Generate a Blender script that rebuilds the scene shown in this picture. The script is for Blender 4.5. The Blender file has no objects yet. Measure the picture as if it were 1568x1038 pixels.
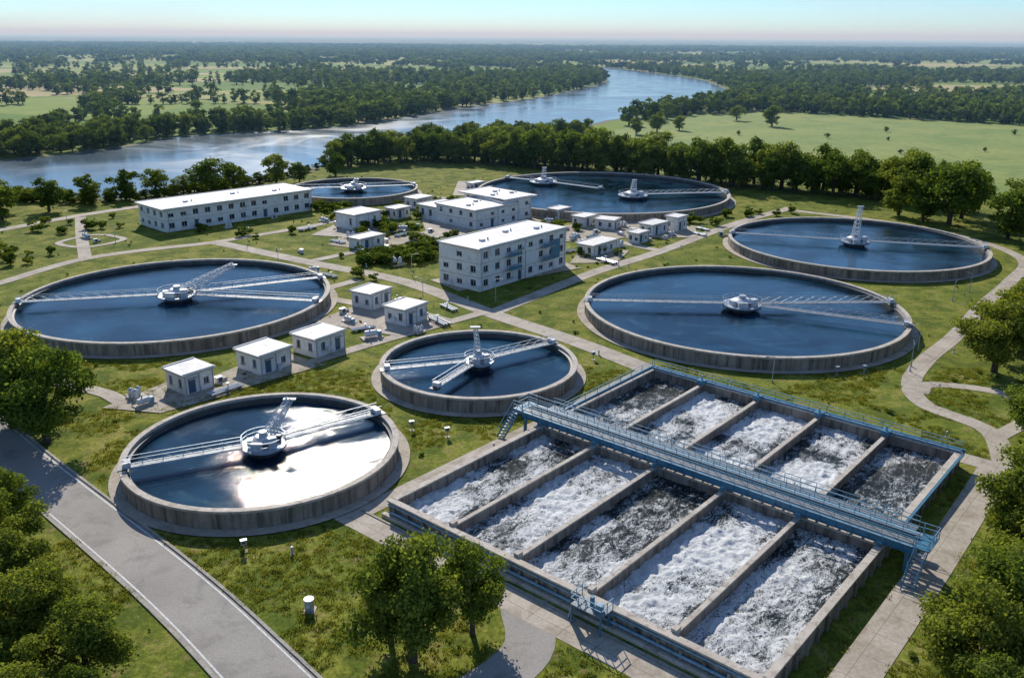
import bpy, math, random
import numpy as np
from mathutils import Vector, Matrix
random.seed(7); rng=np.random.default_rng(7)
scene=bpy.context.scene
V=Vector
# ------------------------------------------------------------------ materials
def nt(name):
    m=bpy.data.materials.new(name); m.use_nodes=True
    t=m.node_tree; t.nodes.clear()
    o=t.nodes.new('ShaderNodeOutputMaterial')
    return m,t,o
def N(t,k,**kw):
    n=t.nodes.new(k)
    for a,b in kw.items(): setattr(n,a,b)
    return n
def noise(t,vec,scale,detail=4,rough=.55,dist=0):
    n=N(t,'ShaderNodeTexNoise'); n.inputs['Scale'].default_value=scale
    n.inputs['Detail'].default_value=detail; n.inputs['Roughness'].default_value=rough
    n.inputs['Distortion'].default_value=dist
    t.links.new(vec,n.inputs['Vector']); return n.outputs['Fac']
def ramp(t,fac,stops):
    r=N(t,'ShaderNodeValToRGB'); e=r.color_ramp.elements
    while len(e)>1: e.remove(e[-1])
    e[0].position=stops[0][0]; c=stops[0][1]; e[0].color=(*c,1) if len(c)==3 else c
    for p,c in stops[1:]:
        x=e.new(p); x.color=(*c,1) if len(c)==3 else c
    t.links.new(fac,r.inputs[0]); return r.outputs[0]
def mix(t,fac,a,b,mode='MIX'):
    m=N(t,'ShaderNodeMix',data_type='RGBA',blend_type=mode)
    for s,v in((m.inputs[0],fac),(m.inputs[6],a),(m.inputs[7],b)):
        if isinstance(v,bpy.types.NodeSocket): t.links.new(v,s)
        elif isinstance(v,(int,float)): s.default_value=v
        else: s.default_value=(*v,1)
    return m.outputs[2]
def bump(t,h,strength,dist=.1):
    b=N(t,'ShaderNodeBump'); b.inputs['Strength'].default_value=strength; b.inputs['Distance'].default_value=dist
    t.links.new(h,b.inputs['Height']); return b.outputs[0]
def ydist(t,a,b):
    pos=N(t,'ShaderNodeNewGeometry').outputs['Position']; sx=N(t,'ShaderNodeSeparateXYZ'); t.links.new(pos,sx.inputs[0])
    r=N(t,'ShaderNodeMapRange'); t.links.new(sx.outputs[1],r.inputs[0]); r.inputs[1].default_value=a; r.inputs[2].default_value=b; return r.outputs[0]
G3=lambda v:(v,v,v)
def pmat(name,c1,c2,scale=.5,rough=.8,bmp=.2,metal=0,fine=8,stain=None,coord='Object',joints=0):
    m,t,o=nt(name); p=N(t,'ShaderNodeBsdfPrincipled')
    tc=N(t,'ShaderNodeTexCoord').outputs['Object'] if coord=='Object' else N(t,'ShaderNodeNewGeometry').outputs['Position']
    n1=noise(t,tc,scale,5,.6); f=ramp(t,n1,[(.32,(0,0,0)),(.68,(1,1,1))])
    c=mix(t,f,c1,c2)
    n2=noise(t,tc,fine,4,.65); f2=ramp(t,n2,[(.3,G3(.72)),(.7,G3(1.12))])
    c=mix(t,.8,c,f2,'MULTIPLY')
    if stain:
        n3=noise(t,tc,scale*2.7,6,.7,.6); f3=ramp(t,n3,[(.50,(0,0,0)),(.64,(1,1,1))])
        mm=N(t,'ShaderNodeMath',operation='MULTIPLY'); t.links.new(f3,mm.inputs[0]); mm.inputs[1].default_value=.65
        c=mix(t,mm.outputs[0],c,stain)
    if joints:
        mp=N(t,'ShaderNodeMapping'); mp.inputs['Rotation'].default_value=(0,0,math.radians(40.4)); t.links.new(tc,mp.inputs[0])
        br=N(t,'ShaderNodeTexBrick'); br.offset=0; br.inputs['Scale'].default_value=1; br.inputs['Brick Width'].default_value=joints; br.inputs['Row Height'].default_value=joints
        br.inputs['Mortar Size'].default_value=.045; br.inputs['Mortar Smooth'].default_value=.6
        br.inputs['Color1'].default_value=(1,1,1,1); br.inputs['Color2'].default_value=(.88,.88,.88,1); br.inputs['Mortar'].default_value=(.5,.48,.45,1)
        t.links.new(mp.outputs[0],br.inputs[0]); c=mix(t,.85,c,br.outputs[0],'MULTIPLY')
    t.links.new(c,p.inputs['Base Color']); p.inputs['Roughness'].default_value=rough; p.inputs['Metallic'].default_value=metal
    if bmp: t.links.new(bump(t,n2,bmp,.05),p.inputs['Normal'])
    t.links.new(p.outputs[0],o.inputs[0]); return m
def wallconc():
    m,t,o=nt('weathered_concrete_wall'); p=N(t,'ShaderNodeBsdfPrincipled')
    pos=N(t,'ShaderNodeNewGeometry').outputs['Position']
    c=mix(t,ramp(t,noise(t,pos,.3,5,.6),[(.32,(0,0,0)),(.68,(1,1,1))]),(.24,.195,.15),(.39,.325,.26))
    mp=N(t,'ShaderNodeMapping'); mp.inputs['Scale'].default_value=(1.3,1.3,.1); t.links.new(pos,mp.inputs[0])
    st=ramp(t,noise(t,mp.outputs[0],1,6,.75),[(.36,G3(.3)),(.56,G3(1.1))])
    c=mix(t,.95,c,st,'MULTIPLY')
    n2=noise(t,pos,7,4,.65); c=mix(t,.8,c,ramp(t,n2,[(.3,G3(.7)),(.7,G3(1.1))]),'MULTIPLY')
    t.links.new(c,p.inputs['Base Color']); p.inputs['Roughness'].default_value=.92
    t.links.new(bump(t,n2,.5,.05),p.inputs['Normal']); t.links.new(p.outputs[0],o.inputs[0]); return m
CONC=wallconc()
CONC_TOP=pmat('concrete_coping',(.48,.41,.335),(.64,.57,.48),.5,.85,.3,stain=(.2,.16,.12),coord='P')
CONC_DARK=pmat('concrete_shade_tone',(.07,.07,.065),(.13,.125,.11),.5,.6,.3,stain=(.04,.045,.035),coord='P')  # dark tone puts the shade of the inner tank wall into the colour
PATH=pmat('concrete_path',(.43,.365,.29),(.58,.505,.41),.15,.9,.25,fine=3,stain=(.27,.22,.15),coord='P',joints=3.2)
ASPH=pmat('asphalt',(.30,.27,.24),(.39,.355,.315),.12,.9,.3,fine=6,stain=(.21,.19,.165),coord='P')
KERB=pmat('kerb_concrete',(.36,.32,.27),(.48,.44,.37),.6,.9,.2,coord='P',joints=1.1)
PAINT=pmat('road_paint',(.6,.6,.57),(.8,.8,.77),1.5,.8,.1,stain=(.35,.34,.32),coord='P')
WHITE=pmat('white_render',(.76,.74,.70),(.86,.84,.80),.3,.8,.1,stain=(.54,.5,.44),coord='P')
ROOF=pmat('flat_roof',(.74,.71,.66),(.85,.82,.78),.35,.7,.1,stain=(.50,.46,.39),coord='P')
STEEL=pmat('galvanised_steel',(.34,.39,.44),(.48,.53,.58),1.2,.45,.1,metal=.3,coord='P')
GRATE=pmat('deck_grating',(.16,.18,.2),(.25,.28,.3),1.5,.6,.2,metal=.2,coord='P')
LSTEEL=pmat('white_painted_steel',(.58,.61,.63),(.74,.76,.78),1.,.45,.05,stain=(.38,.35,.3),coord='P')
DARKM=pmat('dark_machinery',(.03,.035,.04),(.08,.08,.085),2,.5,.2,coord='P')
BLUE=pmat('blue_painted_steel',(.04,.17,.27),(.065,.24,.36),.8,.45,.05,stain=(.09,.12,.14),coord='P')
LBLUE=pmat('light_blue_steel',(.16,.34,.46),(.26,.43,.54),.8,.5,.05,stain=(.12,.17,.2),coord='P')
GRAVEL=pmat('gravel_yard',(.36,.3,.22),(.52,.45,.35),.3,.95,.4,fine=4,stain=(.16,.18,.05),coord='P')
BARK=pmat('bark',(.05,.035,.025),(.10,.075,.055),3,.95,.5)
DOOR=pmat('painted_door',(.05,.1,.16),(.07,.13,.2),1,.5,0)
SOIL=pmat('river_mud',(.19,.16,.10),(.12,.15,.05),.05,.95,.2,coord='P')
def glass():
    m,t,o=nt('window_glass'); p=N(t,'ShaderNodeBsdfPrincipled')
    tc=N(t,'ShaderNodeNewGeometry').outputs['Position']
    c=mix(t,ramp(t,noise(t,tc,.9,1),[(.4,(0,0,0)),(.6,(1,1,1))]),(.015,.022,.035),(.05,.07,.095))
    t.links.new(c,p.inputs['Base Color']); p.inputs['Roughness'].default_value=.08
    t.links.new(p.outputs[0],o.inputs[0]); return m
GLASS=glass()
def water(name,c1,c2,sc,bs,rough=.05,big=.05,bd=.05,stretch=(1,1,1),c3=None):
    m,t,o=nt(name); p=N(t,'ShaderNodeBsdfPrincipled')
    pos=N(t,'ShaderNodeNewGeometry').outputs['Position']
    mp=N(t,'ShaderNodeMapping'); mp.inputs['Scale'].default_value=stretch; t.links.new(pos,mp.inputs[0]); v=mp.outputs[0]
    a=noise(t,v,sc,4,.65); b=noise(t,v,big,4,.55,1.2)
    f=ramp(t,b,[(.38,(0,0,0)),(.62,(1,1,1))])
    c=mix(t,f,c1,c2)
    if c3: c=mix(t,ramp(t,noise(t,v,big*1.7,4,.6,2.5),[(.56,(0,0,0)),(.70,G3(.8))]),c,c3)
    t.links.new(c,p.inputs['Base Color'])
    r=N(t,'ShaderNodeMapRange'); t.links.new(b,r.inputs[0]); r.inputs[1].default_value=.35; r.inputs[2].default_value=.65
    r.inputs[3].default_value=rough; r.inputs[4].default_value=rough*2.2; t.links.new(r.outputs[0],p.inputs['Roughness'])
    p.inputs['IOR'].default_value=1.33
    pw=ramp(t,noise(t,v,big*2.5,2,.5,.5),[(.38,G3(.4)),(.62,(1,1,1))])
    hm=N(t,'ShaderNodeMath',operation='MULTIPLY'); t.links.new(a,hm.inputs[0]); t.links.new(pw,hm.inputs[1])
    t.links.new(bump(t,hm.outputs[0],bs,bd),p.inputs['Normal'])
    t.links.new(p.outputs[0],o.inputs[0]); return m
TWATER=water('clarifier_water',(.004,.014,.026),(.014,.055,.095),3.6,.6,.03,.055,.05,c3=(.035,.085,.115))  # paler patches in the colour stand in for cloudy reflections
RIVER=water('river_water',(.10,.14,.165),(.14,.19,.22),.5,.4,.12,.02,.10)
def foamwater():
    m,t,o=nt('aerated_water'); p=N(t,'ShaderNodeBsdfPrincipled')
    oc=N(t,'ShaderNodeTexCoord').outputs['Object']
    at=N(t,'ShaderNodeAttribute',attribute_name='foam').outputs['Fac']
    mp=N(t,'ShaderNodeMapping'); mp.inputs['Scale'].default_value=(1,.55,1); mp.inputs['Rotation'].default_value=(0,0,.4); t.links.new(oc,mp.inputs[0])
    a=noise(t,mp.outputs[0],.75,7,.76,1.8)
    b=noise(t,mp.outputs[0],2.4,6,.8,1.8)
    g=noise(t,mp.outputs[0],6,4,.75,.8)
    s=N(t,'ShaderNodeMath',operation='SUBTRACT'); t.links.new(b,s.inputs[0]); s.inputs[1].default_value=.5
    ab=N(t,'ShaderNodeMath',operation='ABSOLUTE'); t.links.new(s.outputs[0],ab.inputs[0])
    fil=N(t,'ShaderNodeMath',operation='MULTIPLY_ADD'); t.links.new(ab.outputs[0],fil.inputs[0]); fil.inputs[1].default_value=-1.9; t.links.new(a,fil.inputs[2])
    sm=N(t,'ShaderNodeMath',operation='MULTIPLY_ADD'); t.links.new(at,sm.inputs[0]); sm.inputs[1].default_value=.42; t.links.new(fil.outputs[0],sm.inputs[2])
    gg=N(t,'ShaderNodeMath',operation='MULTIPLY_ADD'); t.links.new(g,gg.inputs[0]); gg.inputs[1].default_value=.6; t.links.new(sm.outputs[0],gg.inputs[2])
    f=ramp(t,gg.outputs[0],[(.83,(0,0,0)),(.90,G3(.3)),(.97,G3(1))])
    base=mix(t,at,(.010,.018,.020),(.045,.062,.062))
    t.links.new(mix(t,f,base,(.84,.85,.84)),p.inputs['Base Color'])
    r=N(t,'ShaderNodeMapRange'); t.links.new(f,r.inputs[0]); r.inputs[3].default_value=.09; r.inputs[4].default_value=.7
    t.links.new(r.outputs[0],p.inputs['Roughness']); p.inputs['IOR'].default_value=1.33
    h=N(t,'ShaderNodeMath',operation='ADD'); t.links.new(b,h.inputs[0]); t.links.new(g,h.inputs[1])
    t.links.new(bump(t,h.outputs[0],1.,.17),p.inputs['Normal'])
    t.links.new(p.outputs[0],o.inputs[0]); return m
FOAM=foamwater()
def leafmat(name,dark,light,trans=.35,var=.35):
    m,t,o=nt(name)
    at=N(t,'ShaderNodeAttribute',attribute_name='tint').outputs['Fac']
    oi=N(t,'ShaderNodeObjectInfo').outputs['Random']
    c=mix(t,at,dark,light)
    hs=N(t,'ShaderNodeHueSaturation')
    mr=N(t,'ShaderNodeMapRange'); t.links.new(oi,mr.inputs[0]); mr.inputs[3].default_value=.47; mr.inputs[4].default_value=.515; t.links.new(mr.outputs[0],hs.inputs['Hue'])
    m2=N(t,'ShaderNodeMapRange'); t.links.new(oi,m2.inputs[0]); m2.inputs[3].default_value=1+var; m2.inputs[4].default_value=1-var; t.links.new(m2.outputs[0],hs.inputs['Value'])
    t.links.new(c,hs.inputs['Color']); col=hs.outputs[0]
    d=N(t,'ShaderNodeBsdfDiffuse'); t.links.new(col,d.inputs[0])
    tr=N(t,'ShaderNodeBsdfTranslucent'); c2=mix(t,1.,col,(1.3,1.32,.6),'MULTIPLY'); t.links.new(c2,tr.inputs[0])
    mx=N(t,'ShaderNodeMixShader'); mx.inputs[0].default_value=trans
    t.links.new(d.outputs[0],mx.inputs[1]); t.links.new(tr.outputs[0],mx.inputs[2])
    t.links.new(mx.outputs[0],o.inputs[0]); return m
LEAF=leafmat('foliage_near',(.035,.07,.014),(.25,.30,.055),.45,.15)
LEAFM=leafmat('foliage_mid',(.038,.075,.017),(.20,.26,.052),.42,.28)
LEAFF=leafmat('foliage_far',(.04,.08,.022),(.17,.23,.058),.38,.38)
GRASSB=leafmat('grass_blades',(.13,.165,.02),(.30,.29,.07),.4,.4)
def groundmat():
    m,t,o=nt('grass_ground'); p=N(t,'ShaderNodeBsdfPrincipled')
    pos=N(t,'ShaderNodeNewGeometry').outputs['Position']
    big=noise(t,pos,.035,5,.65,.5); med=noise(t,pos,.22,6,.7,.4); fin=noise(t,pos,2.2,4,.75); vf=noise(t,pos,9,2,.7)
    c=mix(t,ramp(t,big,[(.38,(0,0,0)),(.62,(1,1,1))]),(.175,.225,.025),(.30,.30,.045))
    c=mix(t,ramp(t,med,[(.42,(1,1,1)),(.54,(0,0,0))]),c,(.12,.165,.02))
    c=mix(t,ramp(t,med,[(.54,(0,0,0)),(.70,G3(.85))]),c,(.40,.34,.115))
    c=mix(t,ramp(t,noise(t,pos,.6,6,.7),[(.55,(0,0,0)),(.66,G3(.75))]),c,(.32,.225,.10))
    c=mix(t,1.,c,ramp(t,fin,[(.28,G3(.4)),(.72,G3(1.3))]),'MULTIPLY')
    c=mix(t,1.,c,ramp(t,vf,[(.3,G3(.62)),(.7,G3(1.2))]),'MULTIPLY')
    mp=N(t,'ShaderNodeMapping'); mp.inputs['Scale'].default_value=(.0022,.004,1); t.links.new(pos,mp.inputs[0])
    fa=noise(t,mp.outputs[0],1,5,.6)
    far=ramp(t,fa,[(.44,(.03,.055,.025)),(.55,(.05,.08,.035)),(.58,(.24,.28,.10)),(.72,(.36,.33,.16))])
    # patchwork: each field its own crop colour
    vo=N(t,'ShaderNodeTexVoronoi'); vo.inputs['Scale'].default_value=2.2; t.links.new(mp.outputs[0],vo.inputs['Vector'])
    sp=N(t,'ShaderNodeSeparateColor'); t.links.new(vo.outputs['Color'],sp.inputs[0])
    fld=ramp(t,sp.outputs[0],[(.15,(.15,.235,.045)),(.45,(.24,.31,.065)),(.7,(.36,.36,.12)),(.92,(.46,.39,.19))])
    fld=mix(t,.7,fld,ramp(t,noise(t,pos,.05,5,.6),[(.35,G3(.75)),(.65,G3(1.1))]),'MULTIPLY')
    c=mix(t,ydist(t,320,420),c,fld)
    c=mix(t,ydist(t,2600,3600),c,far)
    t.links.new(c,p.inputs['Base Color']); p.inputs['Roughness'].default_value=.95; p.inputs['Specular IOR Level'].default_value=.1
    t.links.new(bump(t,fin,.6,.15),p.inputs['Normal'])
    t.links.new(p.outputs[0],o.inputs[0]); return m
GROUND=groundmat()
MEADOW=pmat('meadow_grass',(.16,.245,.035),(.30,.325,.065),.02,.95,0,fine=.3,stain=(.12,.195,.03),coord='P')
# ------------------------------------------------------------------ mesh helpers
class MB:
    def __init__(s): s.v=[];s.f=[];s.m=[];s.mats=[]
    def mi(s,mat):
        if mat not in s.mats: s.mats.append(mat)
        return s.mats.index(mat)
    def add(s,vs,fs,mat):
        o=len(s.v); s.v+= [tuple(x) for x in vs]; k=s.mi(mat)
        for f in fs: s.f.append(tuple(i+o for i in f)); s.m.append(k)
    def box(s,c,d,mat,rot=0):
        x,y,z=d[0]/2,d[1]/2,d[2]/2; ca,sa=math.cos(rot),math.sin(rot)
        vs=[]
        for i in(-1,1):
            for j in(-1,1):
                for k in(-1,1):
                    a,b=i*x,j*y; vs.append((c[0]+a*ca-b*sa,c[1]+a*sa+b*ca,c[2]+k*z))
        s.add(vs,[(0,1,3,2),(4,6,7,5),(0,4,5,1),(2,3,7,6),(0,2,6,4),(1,5,7,3)],mat)
    def beam(s,a,b,w,h,mat):
        a,b=V(a),V(b); d=(b-a)
        if d.length<1e-5: return
        d.normalize(); up=V((0,0,1)) if abs(d.z)<.98 else V((1,0,0))
        sd=d.cross(up).normalized()*w/2; u=sd.cross(d).normalized()*h/2
        vs=[a-sd-u,a+sd-u,a+sd+u,a-sd+u,b-sd-u,b+sd-u,b+sd+u,b-sd+u]
        s.add(vs,[(0,1,2,3),(7,6,5,4),(0,4,5,1),(1,5,6,2),(2,6,7,3),(3,7,4,0)],mat)
    def cyl(s,a,b,r1,mat,r2=None,n=10,cap=True):
        r2=r1 if r2 is None else r2
        a,b=V(a),V(b); d=(b-a).normalized(); up=V((0,0,1)) if abs(d.z)<.98 else V((1,0,0))
        x=d.cross(up).normalized(); y=d.cross(x)
        vs=[a+(x*math.cos(2*math.pi*i/n)+y*math.sin(2*math.pi*i/n))*r1 for i in range(n)]+[b+(x*math.cos(2*math.pi*i/n)+y*math.sin(2*math.pi*i/n))*r2 for i in range(n)]
        fs=[(i,(i+1)%n,n+(i+1)%n,n+i) for i in range(n)]
        if cap: fs+=[tuple(range(n))[::-1],tuple(range(n,2*n))]
        s.add(vs,fs,mat)
    def lathe(s,prof,mats,n=128,c=(0,0)):
        k=len(prof)
        for j in range(k):
            (r0,z0),(r1,z1)=prof[j],prof[(j+1)%k]
            vs=[];
            for i in range(n):
                a=2*math.pi*i/n; ca,sa=math.cos(a),math.sin(a)
                vs+=[(c[0]+r0*ca,c[1]+r0*sa,z0),(c[0]+r1*ca,c[1]+r1*sa,z1)]
            s.add(vs,[(2*i,2*((i+1)%n),2*((i+1)%n)+1,2*i+1) for i in range(n)],mats[j])
    def obj(s,name,parent=None,smooth=False,matrix=None):
        me=bpy.data.meshes.new(name); me.from_pydata(s.v,[],s.f)
        for m in s.mats: me.materials.append(m)
        me.polygons.foreach_set('material_index',s.m)
        if smooth: me.polygons.foreach_set('use_smooth',[True]*len(s.f))
        me.update(); ob=bpy.data.objects.new(name,me); scene.collection.objects.link(ob)
        if parent: ob.parent=parent
        if matrix is not None: ob.matrix_world=matrix
        return ob
def empty(name,loc=(0,0,0),rot=0):
    e=bpy.data.objects.new(name,None); scene.collection.objects.link(e); e.location=loc; e.rotation_euler=(0,0,rot); e.empty_display_size=.5; return e
def rail(mb,a,b,mat,h=1.05,sp=1.6,t=.06,rails=(1,.55)):
    a,b=V(a),V(b); n=max(1,int((b-a).length/sp))
    for i in range(n+1):
        p=a.lerp(b,i/n); mb.beam(p,p+V((0,0,h)),t,t,mat)
    for r in rails: mb.beam(a+V((0,0,h*r)),b+V((0,0,h*r)),t,t,mat)
def truss(mb,a,b,w0,w1,mat,n=7,t=.09):
    a,b=V(a),V(b); d=(b-a).normalized(); up=V((0,0,1)) if abs(d.z)<.9 else V((0,1,0))
    x=d.cross(up).normalized(); y=x.cross(d)
    rings=[]
    for i in range(n+1):
        f=i/n; w=(w0*(1-f)+w1*f)/2; p=a.lerp(b,f); rings.append([p+x*w+y*w,p-x*w+y*w,p-x*w-y*w,p+x*w-y*w])
    for i in range(n):
        for k in range(4):
            mb.beam(rings[i][k],rings[i+1][k],t,t,mat)
            mb.beam(rings[i][k],rings[i+1][(k+1)%4],t*.6,t*.6,mat)
            mb.beam(rings[i+1][k],rings[i+1][(k+1)%4],t*.6,t*.6,mat)
def catmull(pts,n=10,closed=False):
    P=[np.array(p,float) for p in pts]; out=[]
    for i in range(len(P)-1):
        p0=P[i-1] if i>0 else 2*P[0]-P[1]; p1=P[i]; p2=P[i+1]; p3=P[i+2] if i+2<len(P) else 2*P[-1]-P[-2]
        for k in range(n):
            t=k/n; out.append(.5*((2*p1)+(-p0+p2)*t+(2*p0-5*p1+4*p2-p3)*t*t+(-p0+3*p1-3*p2+p3)*t**3))
    out.append(P[-1]); return np.array(out)
ZC=[.012]
def nz():
    ZC[0]+=.004; return ZC[0]
PATHS=[]
def strip(name,pts,w,mat,z=None,smooth=True,block=True,off=0,h=None):
    c=catmull(pts,8) if smooth and len(pts)>2 else catmull(pts,6)
    if h is None: z=nz() if z is None else z
    d=np.gradient(c,axis=0); d/=np.linalg.norm(d,axis=1)[:,None]; nrm=np.stack([-d[:,1],d[:,0]],1)
    c=c+nrm*off
    if block: PATHS.append((c,w/2))
    L=c+nrm*w/2; R=c-nrm*w/2; mb=MB(); n=len(c)
    if h is None:
        vs=[(*p,z) for p in L]+[(*p,z) for p in R]
        mb.add(vs,[(i,n+i,n+i+1,i+1) for i in range(n-1)],mat)
    else:
        vs=[(*p,0) for p in L]+[(*p,h) for p in L]+[(*p,h) for p in R]+[(*p,0) for p in R]
        fs=[]
        for k in range(3): fs+=[(k*n+i,k*n+i+1,(k+1)*n+i+1,(k+1)*n+i) for i in range(n-1)]
        mb.add(vs,fs,mat)
    return mb.obj(name)
def poly(name,pts,mat,z=None):
    z=nz() if z is None else z; mb=MB(); mb.add([(*p,z) for p in pts],[tuple(range(len(pts)))],mat); o=mb.obj(name)
    if o.data.polygons[0].normal.z<0: o.data.flip_normals()
    return o
# ------------------------------------------------------------------ ground, river, meadow
S=60000
mb=MB(); mb.add([(-S,-S,0),(S,-S,0),(S,S,0),(-S,S,0)],[(0,1,2,3)],GROUND); mb.obj('ground')
far=[(-520,150),(-400,215),(-260,290),(-191,331),(-165,372),(-151,420),(-110,450),(-79,485),(-40,585),(18,704),(66,841),(98,960),(110,1114),(113,1238),(80,1400),(0,1520)]
near=[(-500,60),(-380,140),(-230,212),(-151,256),(-118,254),(-98,272),(-76,304),(-64,346),(-38,388),(15,454),(74,545),(136,650),(175,745),(198,877),(208,1058),(182,1224),(140,1440),(40,1640)]
FB=catmull(far,6); NB=catmull(near,6)
def jag(P,a,seed):
    r=np.random.default_rng(seed); q=P.copy(); q+=r.normal(0,a,q.shape); return q
FBj=jag(FB,1.3,1); NBj=jag(NB,1.3,2)
def riversheet(name,A,B,mat,z):
    pts=[tuple(p) for p in A]+[tuple(p) for p in B[::-1]]
    import mathutils.geometry as mg
    tris=mg.tessellate_polygon([[V((p[0],p[1],0)) for p in pts]])
    m=MB(); m.add([(*p,z) for p in pts],[tuple(x) for x in tris],mat); o=m.obj(name)
    me=o.data
    if me.polygons[0].normal.z<0: me.flip_normals()
    return o
def offs(P,d):
    g=np.gradient(P,axis=0); g/=np.linalg.norm(g,axis=1)[:,None]; return P+np.stack([-g[:,1],g[:,0]],1)*d
riversheet('river_bank',offs(FBj,5),offs(NBj,-4),SOIL,.04)
riversheet('river_water',FBj,NBj,RIVER,.09)
MEAD=[(10,345),(25,400),(62,480),(110,560),(167,588),(280,500),(380,440),(420,300),(300,240),(190,250),(130,275),(95,285),(60,305)]
poly('meadow',MEAD,MEADOW,.03)
# ------------------------------------------------------------------ paths and roads
U=V((.762,-.648,0)); VV=V((.648,.762,0)); O=V((-12.1,77,0))
def BL(x,y): p=O+U*x+VV*y; return (p.x,p.y)
RC=[(-80,110),(-65,98),(-51,85),(-30.0,65.8),(-18.1,53.7),(-4,38.5),(8,25)]
strip('access_road',RC,5.4,ASPH)
zz=nz()
strip('road_edge_line',RC,.15,PAINT,z=zz,block=False,off=-2.4)
strip('road_edge_line',RC,.15,PAINT,z=zz,block=False,off=2.4)
strip('road_kerb',RC,.28,KERB,block=False,off=2.86,h=.13)
strip('road_kerb',RC,.28,KERB,block=False,off=-2.86,h=.13)
strip('asphalt_drive',[BL(19,-2.0),(1.2,56.5),(-5,49.5),(-12,41),(-18,33)],4.0,ASPH)
strip('concrete_path',[BL(-3,-2.6),BL(20,-2.6),BL(52,-2.6)],2.7,PATH,smooth=False)
strip('path_kerb',[BL(-3,-1.1),BL(20,-1.1),BL(52,-1.1)],.22,KERB,smooth=False,block=False,h=.12)
strip('concrete_path',[BL(-2.6,-4),BL(-2.4,20),BL(-2.3,52)],2.3,PATH,smooth=False)
strip('concrete_path',[BL(-3.5,51.4),BL(20,51.4),BL(45,51.4)],2.8,PATH,smooth=False)
strip('concrete_path',[(54.5,89),(40.5,71.6),(26,54.3),(14,40)],3.2,PATH)
strip('concrete_path',[(55,88),(58,98),(53.8,106),(55.5,114),(62,123.5),(71,134),(84,151),(98,168),(110,185),(110,204),(100,224),(76,243)],2.6,PATH)
strip('concrete_path',[(58,96),(66,103),(66,110),(58,113),(55,110)],2.0,PATH)
strip('service_road',[(-68,198),(-43,180),(-21,165),(-4,145),(10,130),(20,117.5)],3.6,PATH)
strip('concrete_path',[(-4,144),(3,154),(17,173.5),(33,192),(56,222),(78,246)],3.0,PATH)
strip('concrete_path',[(-118,138),(-100,157),(-90,182),(-68,198)],2.8,PATH)
strip('service_road',[(-140,185),(-125,208),(-106,238),(-78,262),(-40,285)],3.6,PATH)
strip('concrete_path',[(-90,181),(-101,203),(-112,226)],2.6,PATH)
strip('concrete_path',[(-68,198),(-50,217),(-36,236),(-8,250),(-2,238)],2.6,PATH)
strip('concrete_path',[(-43,180),(-30,195),(-18,214),(2,236),(-8,252),(-30,262)],2.4,PATH)
strip('concrete_path',[(33,192),(20,205),(5,212),(-16,212)],2.6,PATH)
strip('concrete_path',[(-62,112),(-54,108),(-48,104.5),(-38,110),(-31,118),(-22,128),(-13,137),(-5,145)],2.2,PATH)
strip('concrete_path',[(-30,166),(-36,156),(-28,150),(-14,141)],2.4,PATH)
strip('concrete_path',[(-96,205),(-90,200),(-95,192),(-103,196),(-100,204),(-96,205)],1.6,PATH)
for i,pts in enumerate([[(-52,103),(-44,101.5),(-37,108),(-46,114)],[(-43,112),(-36,110),(-27,119),(-35,125)],[(-33,139),(-18,132),(-10,141),(-25,153)],[(-42,196),(-30,190),(-22,202),(-38,212)],[(-48,206),(-36,203),(-28,218),(-42,228)],[(10,200),(26,205),(44,206),(46,220),(24,226),(8,216)],[(-20,205),(-5,206),(10,222),(-8,246),(-24,228)],[(12,180),(22,181),(26,192),(16,196)],[(-18,262),(0,262),(4,285),(-18,290)],[(-8,172),(-16,166),(-10,158),(14,176),(8,186)]]):
    poly('concrete_yard',pts,GRAVEL if i%2 else PATH)
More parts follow.
